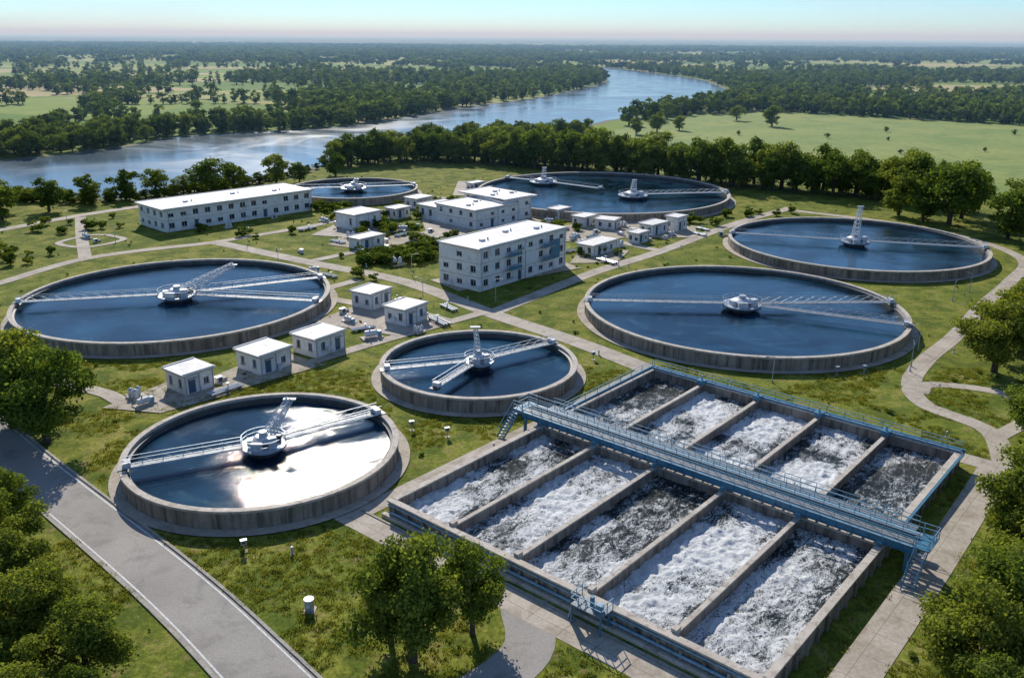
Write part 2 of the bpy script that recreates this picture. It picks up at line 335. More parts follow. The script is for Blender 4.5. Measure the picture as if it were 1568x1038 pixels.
# ------------------------------------------------------------------ clarifier tanks
TANKS=[]
def tank(x,y,R,arms,mast,hubs=((0,0),),h=2.1,apron=1.3,scale=1):
    TANKS.append((x,y,R)); e=empty('clarifier_tank',(x,y,0))
    w=MB(); th=.6
    prof=[(R,0),(R,h-.26),(R+.1,h-.26),(R+.1,h),(R-th,h),(R-th,h-.35),(R-th-.3,h-.45),(R-th-.3,-.02)]
    w.lathe(prof,[CONC,CONC,CONC_TOP,CONC_TOP,CONC_TOP,CONC_DARK,CONC_DARK,CONC],n=160)
    o=w.obj('concrete_wall',e)
    nb=int(R*.55)
    rb=MB()
    for i in range(nb):
        a=2*math.pi*i/nb; rb.box(((R+.02)*math.cos(a),(R+.02)*math.sin(a),(h-.3)/2),(.08,.22,h-.3),CONC,a)
    rb.obj('wall_ribs',e)
    wz=h-1.0
    m=MB(); n=160; m.add([(0,0,wz)]+[((R-th-.2)*math.cos(2*math.pi*i/n),(R-th-.2)*math.sin(2*math.pi*i/n),wz) for i in range(n)],[(0,i+1,(i+1)%n+1) for i in range(n)],TWATER); m.obj('water',e)
    m=MB(); z=nz(); m.add([((R+.02)*math.cos(2*math.pi*i/n),(R+.02)*math.sin(2*math.pi*i/n),z) for i in range(n)]+[((R+apron)*math.cos(2*math.pi*i/n),(R+apron)*math.sin(2*math.pi*i/n),z) for i in range(n)],[(i,(i+1)%n,n+(i+1)%n,n+i)[::-1] for i in range(n)],PATH); m.obj('apron_path',e)
    for hx,hy in hubs:
        b=MB(); s=scale
        b.cyl((hx,hy,wz-.3),(hx,hy,wz+.75),1.7*s,DARKM,n=24)
        b.cyl((hx,hy,wz+.75),(hx,hy,wz+1.0),2.5*s,STEEL,n=28)
        b.cyl((hx,hy,wz+1.0),(hx,hy,wz+1.5),1.4*s,DARKM,n=24)
        b.cyl((hx,hy,wz+1.5),(hx,hy,wz+2.0),1.5*s,LSTEEL,r2=.8*s,n=24)
        b.cyl((hx,hy,wz+2.0),(hx,hy,wz+2.5),.45*s,STEEL,n=14)
        b.box((hx+1.2*s,hy-.9*s,wz+1.6),(.9*s,.7*s,1.2),LSTEEL,.5); b.box((hx-1.3*s,hy-.6*s,wz+1.4),(.6*s,.9*s,.8),LSTEEL,.2)
        b.box((hx-.3*s,hy-1.7*s,wz+1.4),(1.2*s,.5*s,.8),LSTEEL,0); b.box((hx+1.5*s,hy+.8*s,wz+1.35),(.5*s,.5*s,.7),DARKM,0)
        for i in range(14):
            a=2*math.pi*i/14; a2=2*math.pi*(i+1)/14; r=2.4*s
            p=V((hx+r*math.cos(a),hy+r*math.sin(a),wz+1)); q=V((hx+r*math.cos(a2),hy+r*math.sin(a2),wz+1))
            b.beam(p,p+V((0,0,1)),.05,.05,STEEL)
            for k in(.5,1): b.beam(p+V((0,0,k)),q+V((0,0,k)),.05,.05,STEEL)
        for i in range(6):
            a=i*1.047+.3; b.beam((hx+1.5*s*math.cos(a),hy+1.5*s*math.sin(a),wz+.1),(hx+2.6*s*math.cos(a),hy+2.6*s*math.sin(a),wz+.8),.15,.15,DARKM)
        b.obj('centre_drive',e)
        if mast:
            mm=MB(); mx,my,mz=mast
            truss(mm,(hx,hy,wz+1.2),(hx+mx,hy+my,wz+1.2+mz),1.1*s,.55*s,LSTEEL,8,.1)
            mm.beam((hx-.8,hy+.6,wz+1),(hx+mx,hy+my,wz+1+mz),.14,.14,LSTEEL)
            mm.beam((hx+mx-.7,hy+my,wz+1.2+mz),(hx+mx+.7,hy+my,wz+1.2+mz),.5,.12,LSTEEL)
            mm.obj('lattice_mast',e)
    for (hi,ang,width,kind,rr) in arms:
        a=math.radians(ang); d=V((math.cos(a),math.sin(a),0)); sdv=V((-d.y,d.x,0))*width/2
        hc=V((hubs[hi][0],hubs[hi][1],0)); b=MB(); L=rr*R if rr else R-.4
        A=hc.dot(d); B=math.sqrt(max(0,A*A-(hc.length_squared-(R-.3)**2))); Lm=-A+B
        L=min(L,Lm) if rr else Lm
        dk=kind=='deck'
        z0=(h+.1) if dk else wz+.45
        a0=hc+d*2.3*scale; a1=hc+d*L
        za=wz+1.1 if dk else wz+.6
        pa=[a0+V((0,0,za))+sdv,a0+V((0,0,za))-sdv]; pb=[a1+V((0,0,z0))+sdv,a1+V((0,0,z0))-sdv]
        if dk: b.beam((a0+V((0,0,za+.02))),(a1+V((0,0,z0+.02))),width*.55,.05,GRATE)
        nn=max(4,int((a1-a0).length/1.9))
        for k in(0,1):
            b.beam(pa[k],pb[k],.11,.16 if dk else .1,LSTEEL if dk else STEEL)
            tz=V((0,0,.95 if dk else .45))
            b.beam(pa[k]+tz,pb[k]+tz,.055,.055,STEEL)
            for i in range(nn):
                p=pa[k].lerp(pb[k],i/nn); q=pa[k].lerp(pb[k],(i+1)/nn)
                b.beam(p,p+tz,.04,.04,STEEL)
                if dk and k==0: b.beam(p,q+tz,.035,.035,STEEL)
        for i in range(nn):
            f=(i+.5)/nn; b.beam(pa[0].lerp(pb[0],f),pa[1].lerp(pb[1],f),.06,.06,STEEL)
        if dk:
            b.box(a1+V((0,0,z0-.12)),(1.0,width+.4,.2),DARKM,a)
            b.box(a1+V((0,0,z0+.35))-d*.5,(.7,width+.2,.5),LSTEEL,a)
        b.obj('scraper_bridge',e)
    return e
tank(-27.5,88.8,14.8,[(0,37,1.3,'deck',0),(0,205,.9,'deck',0)],(2.4,3.2,3.8))
tank(-58.5,148.1,26.1,[(0,193,1.1,'deck',0),(0,-9,1.3,'deck',0),(0,27,1.2,'deck',0)],(8.3,6,3.6),scale=1.35)
tank(39.2,144.4,26.7,[(0,177,1.2,'deck',0),(0,3,1.2,'deck',0),(0,-26,1.3,'deck',0)],None,scale=1.35)
tank(76.8,194.6,27.5,[(0,164,1.3,'deck',0),(0,-14,1.3,'deck',0)],(.4,.2,7.5),scale=1.3)
tank(-4.6,115.7,13.7,[(0,36,1.1,'deck',0),(0,197,.9,'deck',0),(0,243,.8,'deck',.85)],(-.5,.4,4.6),scale=.85)
tank(26.5,261.3,36.9,[(0,150,1.6,'deck',0),(0,-40,1.6,'deck',.6),(1,10,1.6,'deck',0)],(.3,.3,4.),hubs=((-17,16),(8,-8)),scale=1.7,h=2.2,apron=1.8)
tank(-47.7,263.8,19.1,[(0,190,1.3,'deck',0),(0,15,1.3,'deck',0)],(1,.5,2.2),scale=1.6)
# ------------------------------------------------------------------ aeration basin
M=Matrix(((U.x,VV.x,0,O.x),(U.y,VV.y,0,O.y),(0,0,1,0),(0,0,0,1)))
be=empty('aeration_basin'); be.matrix_world=M
W,L,Ht=39.8,49.0,1.75; T=.5
b=MB()
def wall(x0,x1,y0,y1,h,cop=.08,mat=CONC,topm=CONC_TOP,cw=.1):
    b.box(((x0+x1)/2,(y0+y1)/2,(h-.18)/2-.3),(x1-x0,y1-y0,h-.18+.6),mat)
    b.box(((x0+x1)/2,(y0+y1)/2,h-.09+.002),(x1-x0+cw*2,y1-y0+cw*2,.18),topm)
wall(0,W,0,T,Ht); wall(0,W,L-T,L,Ht)
wall(0,T,T+.1,L-T-.1,Ht,cw=.09); wall(W-T,W,T+.1,L-T-.1,Ht,cw=.09)
YB0,YB1=24.0,27.6
for i in range(1,5):
    x=i*(W/5)
    for (y0,y1) in((T+.1,YB0),(YB1,L-T-.1)): wall(x-.18,x+.18,y0,y1,Ht-.12,cw=.05,topm=CONC_TOP)
for y in(YB0+.2,YB1-.2): wall(T+.1,W-T-.1,y-.18,y+.18,Ht-.2,cw=.04)
b.obj('basin_walls',be)
b=MB()
b.box((W/2,-.35,.2),(W+.8,.5,.4),CONC_TOP)
b.cyl((.5,-.28,.75),(W-.5,-.28,.75),.12,LBLUE,n=8)
b.box((W/2,-.06,1.35),(W,.1,.16),LBLUE)
for i in range(20): b.box((1+i*2,-.14,.7),(.22,.24,1.0),CONC)
for i in range(24): b.box((W+.13,1+i*2,.65),(.24,.22,1.3),CONC); b.box((-.13,1+i*2,.65),(.24,.22,1.3),CONC)
b.obj('wall_buttresses',be)
b=MB()
b.box((W/2,L+.25,Ht+.02),(W+.6,.3,.42),BLUE)
b.box((W/2,L-.3,Ht+.13),(W,.22,.22),LBLUE)
rail(b,(0,L+.25,Ht+.2),(W,L+.25,Ht+.2),LBLUE,h=.9,sp=2.2)
b.box((-.25,38,Ht+.02),(.3,21.5,.4),BLUE); rail(b,(-.25,28,Ht+.2),(-.25,L,Ht+.2),LBLUE,h=.8,sp=2.4)
b.box((W+.26,38,Ht-.1),(.22,21.5,.3),BLUE)
for i in range(1,5):
    x=i*(W/5); b.box((x,L-.9,Ht+.25),(1.0,.9,.5),BLUE); b.cyl((x,L-.9,Ht+.5),(x,L-.9,Ht+1.1),.12,LBLUE,n=8)
for i in range(1,5):
    x=i*(W/5); b.box((x,1.0,Ht+.1),(.5,.7,.35),CONC_TOP)
b.obj('blue_edge_beam',be)
def vnoise(x,y,seed):
    r=np.random.default_rng(seed); g=r.random((256,256))
    xi=np.floor(x).astype(int); yi=np.floor(y).astype(int); fx=x-xi; fy=y-yi; fx=fx*fx*(3-2*fx); fy=fy*fy*(3-2*fy)
    a=g[xi%256,yi%256]; bb=g[(xi+1)%256,yi%256]; c=g[xi%256,(yi+1)%256]; d=g[(xi+1)%256,(yi+1)%256]
    return (a*(1-fx)+bb*fx)*(1-fy)+(c*(1-fx)+d*fx)*fy
def fbm(x,y,seed,o=4):
    s=0;a=.5;t=0
    for k in range(o): s=s+a*vnoise(x*2**k+k*17.3,y*2**k+k*9.1,seed+k); t+=a; a*=.5
    return s/t
def basinwater(y0,y1,inten,seed):
    nx,ny=330,200; xs=np.linspace(T*.5,W-T*.5,nx); ys=np.linspace(y0,y1,ny)
    X,Y=np.meshgrid(xs,ys,indexing='ij')
    lane=np.clip((X/(W/5)).astype(int),0,4); I=np.array(inten)[lane]
    n1=fbm(X*.28+lane*7.7,Y*.2+lane*3.3,seed,3)
    foam=np.clip(I*(-.2+2.1*n1)-.06,0,1)
    Z=.5+(fbm(X*1.5+Y*.3,Y*1.3,seed+20,5)-.5)*.46*(.5+foam*1.1)+(fbm(X*.35,Y*.35,seed+30,2)-.5)*.1
    vs=np.stack([X,Y,Z],-1).reshape(-1,3); m=MB()
    fs=[(i*ny+j,(i+1)*ny+j,(i+1)*ny+j+1,i*ny+j+1) for i in range(nx-1) for j in range(ny-1)]
    m.add(vs.tolist(),fs,FOAM); o=m.obj('aerated_water',be,smooth=True)
    at=o.data.attributes.new('foam','FLOAT','POINT'); at.data.foreach_set('value',foam.reshape(-1).astype(np.float32))
basinwater(T*.5,YB0+.2,[.82,.74,.58,.95,.6],40)
basinwater(YB1-.2,L-T*.5,[.38,.78,.82,.84,.45],60)
b=MB(); b.add([(T,YB0,.5),(W-T,YB0,.5),(W-T,YB1,.5),(T,YB1,.5)],[(0,1,2,3)],TWATER); b.obj('channel_water',be)
# bridge over basin
bb=MB(); x0,x1=-2.6,W+2.6; zt=2.75
for y in(23.7,26.3):
    bb.box(((x0+x1)/2,y,zt-.35),(x1-x0,.12,.62),BLUE); bb.box(((x0+x1)/2,y,zt-.02),(x1-x0,.34,.06),LBLUE); bb.box(((x0+x1)/2,y,zt-.69),(x1-x0,.42,.06),BLUE)
    for i in range(30): bb.box((x0+.8+i*1.49,y,zt-.35),(.06,.36,.56),BLUE)
for i in range(int((x1-x0)/1.1)):
    bb.box((x0+.6+i*1.1,25,zt-.12),(.12,2.4,.12),BLUE)
bb.box(((x0+x1)/2,24.3,zt+.06),(x1-x0,.75,.05),GRATE)
bb.box(((x0+x1)/2,25.85,zt+.06),(x1-x0,.5,.05),GRATE)
bb.cyl((x0,25.08,zt+.1),(x1,25.08,zt+.1),.11,BLUE,n=8)
bb.cyl((x0,25.35,zt+.32),(x1,25.35,zt+.32),.06,LSTEEL,n=8)
for y in(23.75,24.85,26.25): rail(bb,(x0,y,zt+.08),(x1,y,zt+.08),LBLUE if y!=24.85 else BLUE,h=1.1,sp=1.45,t=.05)
bb.box(((x0+x1)/2,28.1,2.15),(x1-x0-2,.7,.06),GRATE)
for y in(27.6,28.6): bb.box(((x0+x1)/2,y,2.08),(x1-x0-2,.1,.28),BLUE)
rail(bb,(x0+1,28.6,2.2),(x1-1,28.6,2.2),LBLUE,h=1.0,sp=1.6,t=.045)
for i in range(6):
    x=min(max(i*(W/5),.3),W-.3)
    for y in(23.7,26.3,28.1): bb.box((x,y,1.6),(.45,.45,1.1 if y<28 else .8),LBLUE)
    bb.box((x,25.9,zt-.85),(.35,5.2,.25),BLUE)
for xe,sg in((x0,-1),(x1,1)):
    for y in(23.7,26.3): bb.box((xe-sg*.5,y,1.05),(.3,.3,2.1),BLUE)
    bb.box((xe+sg*.6,25,zt),(1.4,3.0,.12),BLUE)
    for y in(23.55,26.45): rail(bb,(xe-sg*.1,y,zt+.05),(xe+sg*1.25,y,zt+.05),LBLUE,sp=.7)
    rail(bb,(xe+sg*1.25,24.6,zt+.05),(xe+sg*1.25,26.45,zt+.05),LBLUE,sp=.7)
    for k in range(9): bb.box((xe+sg*.7,23.2-k*.3,zt-.28*(k+1)),(1.0,.3,.06),STEEL)
    for dx in(.2,1.2): bb.beam((xe+sg*dx,23.4,zt),(xe+sg*dx,20.5,.15),.08,.22,BLUE); bb.beam((xe+sg*dx,23.4,zt+1),(xe+sg*dx,20.5,1.1),.06,.06,LBLUE)
bb.obj('blue_steel_footbridge',None,matrix=M)
pf=MB(); cx=25.2
pf.box((cx,-.9,1.75),(3.0,1.6,.1),GRATE)
for sx_ in(-1.5,1.5): 
    rail(pf,(cx+sx_,-1.7,1.8),(cx+sx_,-.1,1.8),LBLUE,sp=.8)
    for yy in(-1.65,-.5): pf.box((cx+sx_*.95,yy,.85),(.12,.12,1.7),BLUE)
rail(pf,(cx-1.5,-1.7,1.8),(cx+1.5,-1.7,1.8),LBLUE,sp=.75)
pf.cyl((cx,-.8,1.8),(cx,-.8,2.7),.2,BLUE,n=10); pf.box((cx+.8,-.9,2.1),(.5,.5,.6),LBLUE)
pf.beam((cx-1.9,-1.2,0),(cx-1.5,-1.2,1.75),.6,.06,STEEL)
pf.obj('valve_platform',None,matrix=M)
# ------------------------------------------------------------------ buildings
def facade(wb,gb,fb,p0,p1,z0,z1,holes,depth=.18,mat=WHITE):
    p0=V((p0[0],p0[1],0)); p1=V((p1[0],p1[1],0)); Ln=(p1-p0).length; d=(p1-p0)/Ln; n=V((d.y,-d.x,0))
    ss=sorted({0,Ln,*[round(h[0],3) for h in holes],*[round(h[1],3) for h in holes]}); zs=sorted({z0,z1,*[h[2] for h in holes],*[h[3] for h in holes]})
    P=lambda s,z,k=0:p0+d*s+V((0,0,z))-n*k
    for i in range(len(ss)-1):
        for j in range(len(zs)-1):
            sm=(ss[i]+ss[i+1])/2; zm=(zs[j]+zs[j+1])/2
            if any(h[0]<sm<h[1] and h[2]<zm<h[3] for h in holes): continue
            wb.add([P(ss[i],zs[j]),P(ss[i+1],zs[j]),P(ss[i+1],zs[j+1]),P(ss[i],zs[j+1])],[(0,1,2,3)],mat)
    for (a,c,e,f,kind) in holes:
        for q in([P(a,e),P(a,e,depth),P(a,f,depth),P(a,f)],[P(c,e,depth),P(c,e),P(c,f),P(c,f,depth)],[P(a,f,depth),P(c,f,depth),P(c,f),P(a,f)],[P(a,e),P(c,e),P(c,e,depth),P(a,e,depth)]):
            wb.add(q,[(0,1,2,3)],mat)
        gb.add([P(a,e,depth),P(c,e,depth),P(c,f,depth),P(a,f,depth)],[(0,1,2,3)],GLASS if kind!='door' else DOOR)
        k=depth-.04
        if kind!='door':
            fb.beam(P((a+c)/2,e,k),P((a+c)/2,f,k),.05,.05,LSTEEL)
            if random.random()<.3: fb.beam(P(a,f-.2,k),P(c,f-.2,k),.04,.4,WHITE)
            fb.beam(P(a-.08,e-.04,-.04),P(c+.08,e-.04,-.04),.14,.08,CONC_TOP)
            if random.random()<.15: s_=c+.55; fb.beam(P(s_-.4,e+.1,-.2),P(s_+.4,e+.1,-.2),.35,.5,LSTEEL)
        else: fb.beam(P(a-.1,f+.1,-.25),P(c+.1,f+.1,-.25),.6,.08,CONC_TOP)
def building(name,front,right,left,h,rows,ncolR,ncolL,balcony=False,over=.35,doors=(2,),rooftop=True,ww=1.1):
    f=V((*front,0)); r=V((*right,0)); l=V((*left,0)); Fx=f; bk=r+l-f
    e=empty(name,f); w=MB();g=MB();fr=MB()
    loc=lambda p:(p.x-f.x,p.y-f.y)
    sh=h/rows
    def mk(a,c,n,isfront):
        Ln=(c-a).length; hs=[]
        for k in range(rows):
            for i in range(n):
                s=(i+.5)/n*Ln
                if k==0 and isfront and i in doors: hs.append((s-.55,s+.55,.12,2.05 if h<2.3 else 2.15,'door')); continue
                if random.random()<.06: continue
                hs.append((round(s-ww/2,3),round(s+ww/2,3),round(k*sh+sh*.34,3),round(k*sh+sh*.80,3),'w'))
        facade(w,g,fr,loc(a),loc(c),0,h,hs)
    mk(l,f,ncolL,False); mk(f,r,ncolR,True); mk(r,bk,ncolL,False); mk(bk,l,ncolR,False)
    w.obj('walls',e); g.obj('windows',e)
    ux=(r-f).normalized(); uy=(l-f).normalized()
    if balcony:
        Ln=(r-f).length
        for s in (.34,.74):
            for k in range(1,rows):
                c=(ux*Ln*s)-uy*.55
                fr.beam(c-ux*1.9+V((0,0,k*sh+.1)),c+ux*1.9+V((0,0,k*sh+.1)),1.1,.14,CONC_TOP)
                pc=c-uy*.5; rail(fr,pc-ux*1.9+V((0,0,k*sh+.15)),pc+ux*1.9+V((0,0,k*sh+.15)),BLUE,h=.95,sp=.5)
                fr.beam(pc-ux*1.9+V((0,0,k*sh+.5)),pc+ux*1.9+V((0,0,k*sh+.5)),.03,.6,BLUE)
        s=.86; c=ux*Ln*s-uy*.04; fr.beam(c-ux*1.5+V((0,0,h*.55)),c+ux*1.5+V((0,0,h*.55)),.08,h*.5,BLUE)
    for k in range(1,rows):
        A=V((0,0,k*sh)); fr.beam(A-uy*.03,A+(r-f)-uy*.03,.06,.1,CONC_TOP); fr.beam(A-ux*.03,A+(l-f)-ux*.03,.06,.1,CONC_TOP)
    for s in(.02,.5,.98): p=(r-f)*s-uy*.08; fr.beam(p,p+V((0,0,h)),.1,.1,STEEL)
    fr.obj('frames_and_trim',e)
    R=MB(); c=(r+l)/2-f; ang=math.atan2(ux.y,ux.x); lx=(r-f).length; ly=(l-f).length
    R.box((c.x,c.y,h+.1),(lx+over*2,ly+over*2,.2),CONC_TOP,ang); R.box((c.x,c.y,h+.2+.07),(lx+over*2+.1,ly+over*2+.1,.14),ROOF,ang)
    for q,dx,dy in((c+uy*(ly/2+over-.1),lx+over*2-.1,.18),(c-uy*(ly/2+over-.1),lx+over*2-.1,.18)):
        R.box((q.x,q.y,h+.34+.07),(dx,dy,.14),ROOF,ang)
    if rooftop:
        for s,tt in((.2,.4),(.55,.6),(.8,.35)):
            q=(r-f)*s+(l-f)*tt; R.box((q.x,q.y,h+.34+.2),(1.0,.8,.4),LSTEEL,ang)
            q2=q+ux*1.6; R.cyl((q2.x,q2.y,h+.33),(q2.x,q2.y,h+.85),.15,STEEL,n=8)
    R.obj('roof',e); return e
building('white_office_building',(-6,158),(11,178),(-14,164),7.9,3,8,3,balcony=True,doors=(3,),ww=1.3)
building('long_white_building',(-83,208),(-54.5,238),(-93,217.5),5.3,2,13,4,doors=(2,8),ww=1.4,over=.6)
building('white_laboratory_building',(-9,213),(1.5,224),(-19.5,223),4.6,2,4,4,doors=(1,),over=.3)
building('white_annex_building',(-2.5,221.5),(4.8,229),(-13,236),5.6,2,3,5,doors=(1,),over=.3)
building('white_annex_building',(-18,222),(-12,228.5),(-24.5,228.5),3.4,1,2,3,doors=(0,),over=.3,rooftop=False)
def hut(front,right,left,h=2.7,door=0):
    return building('white_equipment_hut',front,right,left,h,1,2,2,doors=(door,),over=.28,rooftop=False,ww=.8)
def hutv(front,ra,rl,ll,h=2.7,door=0):
    f=np.array(front); a=math.radians(ra); u=np.array([math.cos(a),math.sin(a)]); v=np.array([-u[1],u[0]])
    hut(tuple(f),tuple(f+u*rl),tuple(f+v*ll),h,door)
hutv((-42.8,107.1),52,4.3,4.4); hutv((-34.9,114.5),54,5.4,5.2); hutv((-28.7,121.7),55,5.8,5.0,door=1)
hutv((-17.3,136.7),56,5.3,4.6); hutv((-24.2,145.7),58,5.2,4.6,door=1); hutv((-38.1,211.2),52,8.5,7.2,3.6)
hutv((18,217),50,5,4,2.3); hutv((25,214),64,4,5,2.2); hutv((33.5,207.5),47,6.5,4,2.4); hutv((40.5,213),50,4,3.5,3.2); hutv((17.5,186),50,9,4.5,2.2)
hutv((12,227),50,5,3.5,2.3); hutv((-33.5,191),52,7,4,2.2); hutv((-26,240),52,6,5,2.6); hutv((29,199),50,4,3,2.2); hutv((-12,270),50,5,3,2.2); hutv((-30,226),52,5,4,2.4)
# ------------------------------------------------------------------ small plant equipment
def skid_mesh(kind):
    m=MB()
    if kind==0:
        m.box((0,0,.1),(3,1.6,.2),CONC_TOP); m.cyl((-1,0,.75),(.6,0,.75),.45,LSTEEL,n=14); m.box((1.1,0,.6),(.5,.7,.8),LBLUE)
        m.cyl((-.3,0,1.1),(-.3,0,1.7),.1,STEEL,n=8); m.beam((-1.2,-.6,.3),(1.3,-.6,.3),.12,.12,STEEL)
    elif kind==1:
        m.box((0,0,.12),(2.2,2.2,.24),CONC_TOP)
        for i,j in((-.5,-.5),(.5,-.4),(-.4,.5)): m.cyl((i,j,.24),(i,j,1.3),.36,LSTEEL,n=12); m.cyl((i,j,1.3),(i,j,1.5),.36,STEEL,r2=.1,n=12)
        m.cyl((-1.1,-1,.5),(1.2,-1,.5),.08,STEEL,n=6)
    elif kind==2:
        m.box((0,0,.5),(1.1,.7,1.0),LSTEEL); m.box((0,0,1.04),(1.2,.8,.08),STEEL); m.box((.1,-.36,.55),(.7,.03,.7),DARKM)
        m.box((1.2,.2,.3),(.7,.7,.6),CONC_TOP)
    else:
        for y in(-.5,.1,.6):
            m.cyl((-2.5,y,.45),(2.5,y,.45),.14,STEEL,n=8)
            for x in(-2,0,2): m.box((x,y,.16),(.25,.3,.32),CONC)
        m.cyl((.5,.1,.5),(.5,.1,1.2),.07,LBLUE,n=6); m.box((.5,.1,1.2),(.5,.5,.06),LBLUE)
    o=m.obj(['pump_skid','dosing_tanks','electrical_cabinet','pipe_rack'][kind]); return o
protos=[skid_mesh(k) for k in range(4)]
spots=[(-47,104),(-49,106.5),(-40,112),(-38,108.5),(-33,117),(-22,131),(-24,135),(-27,139),(-20,142),(-15,134),(-12,139),(-29,144),(-20,149),(-11,147),
(-33,196),(-29,199),(-38,203),(-26,206),(-44,218),(-33,222),(-30,210),(-24,216),(-14,206),(-6,208),(-2,213),(6,218),(9,222),(12,212),(15,206),(20,210),(28,218),(31,213),(36,204),(42,218),(45,209),(22,222),(16,199),(24,196),(20,181),(-26,256),(-6,275),(-10,280),(-2,268),(-14,284),(-8,262),(8,192),(5,206),(0,202),(-8,200),(-45,232),(-62,226),(-70,214),(-50,212),(-95,197),(-99,201),(-36,168),(-40,172),(-46,188),(-24,178),(47,215),(50,208),(14,203),(19,206),(26,208),(31,203),(38,208),(34,215),(10,208),(26,222),(-34,207),(-27,212),(-20,210),(-36,199),(-32,186),(-28,192),(-48,222),(-40,198),(-18,200),(-12,196),(3,196),(12,190)]
for i,(x,y) in enumerate(spots):
    k=[0,2,1,3,2,0,3][i%7]
    if i<4: o=protos[i]; 
    else:
        o=bpy.data.objects.new(protos[k].name.split('.')[0],protos[k].data); scene.collection.objects.link(o)
    o.location=(x,y,.05); o.rotation_euler=(0,0,random.choice([.9,.9,.9-1.57,2.2,.5])); s=random.uniform(.75,1.15); o.scale=(s,s,s)
def lamp(x,y,h=5,a=0):
    m=MB(); m.cyl((0,0,0),(0,0,h),.07,STEEL,r2=.045,n=8); m.cyl((0,0,0),(0,0,.3),.14,STEEL,n=8); m.beam((0,0,h),(1.0,0,h+.15),.05,.05,STEEL); m.box((1.2,0,h+.14),(.5,.2,.09),DARKM)
    o=m.obj('street_lamp'); o.location=(x,y,0); o.rotation_euler=(0,0,a)
for x,y in((-3,152),(22,178),(46,206),(80,154),(62,127),(-60,196),(-90,196),(-20,170),(86,160),(-110,215),(36,113.5),(57,118),(-16,152),(-48,176)): lamp(x,y,random.uniform(3.5,4.5),random.uniform(0,6))
m=MB(); m.cyl((0,0,0),(0,0,1.05),.38,STEEL,n=16); m.cyl((0,0,1.05),(0,0,1.15),.43,LSTEEL,n=16); m.box((0,0,.03),(1.0,1.0,.06),CONC_TOP); m.box((.0,-.4,.7),(.3,.05,.4),LSTEEL); o=m.obj('litter_bin'); o.location=(-16.6,61.7,0)
for (x,y) in((-24.5,70.4),(-7.6,95.2),(50,117),(64,140),(12,122),(-12,97),(46,116.5)):
    m=MB(); m.cyl((0,0,0),(0,0,.8),.06,STEEL,n=8); m.box((0,0,1.0),(.5,.3,.45),STEEL); m.box((0,0,1.25),(.6,.4,.05),STEEL); m.box((0,-.165,1.0),(.3,.02,.25),DARKM); m.box((0,0,.03),(.6,.6,.06),CONC_TOP)
    o=m.obj('instrument_post'); o.location=(x,y,0); o.rotation_euler=(0,0,.4)
for (x,y) in((-9.5,79),(-2,92),(13,124),(6,131),(-8,152),(10,161.5),(24,177),(38,195),(58,120),(67,126),(-30,176),(-52,190),(-20,70),(-13,66),(30,112),(52,96)):
    m=MB(); m.cyl((0,0,0),(0,0,.75),.11,STEEL,n=10); m.cyl((0,0,.75),(0,0,.82),.14,LSTEEL,r2=.08,n=10); m.cyl((0,0,0),(0,0,.08),.25,CONC_TOP,n=12)
    o=m.obj('bollard'); o.location=(x,y,0)
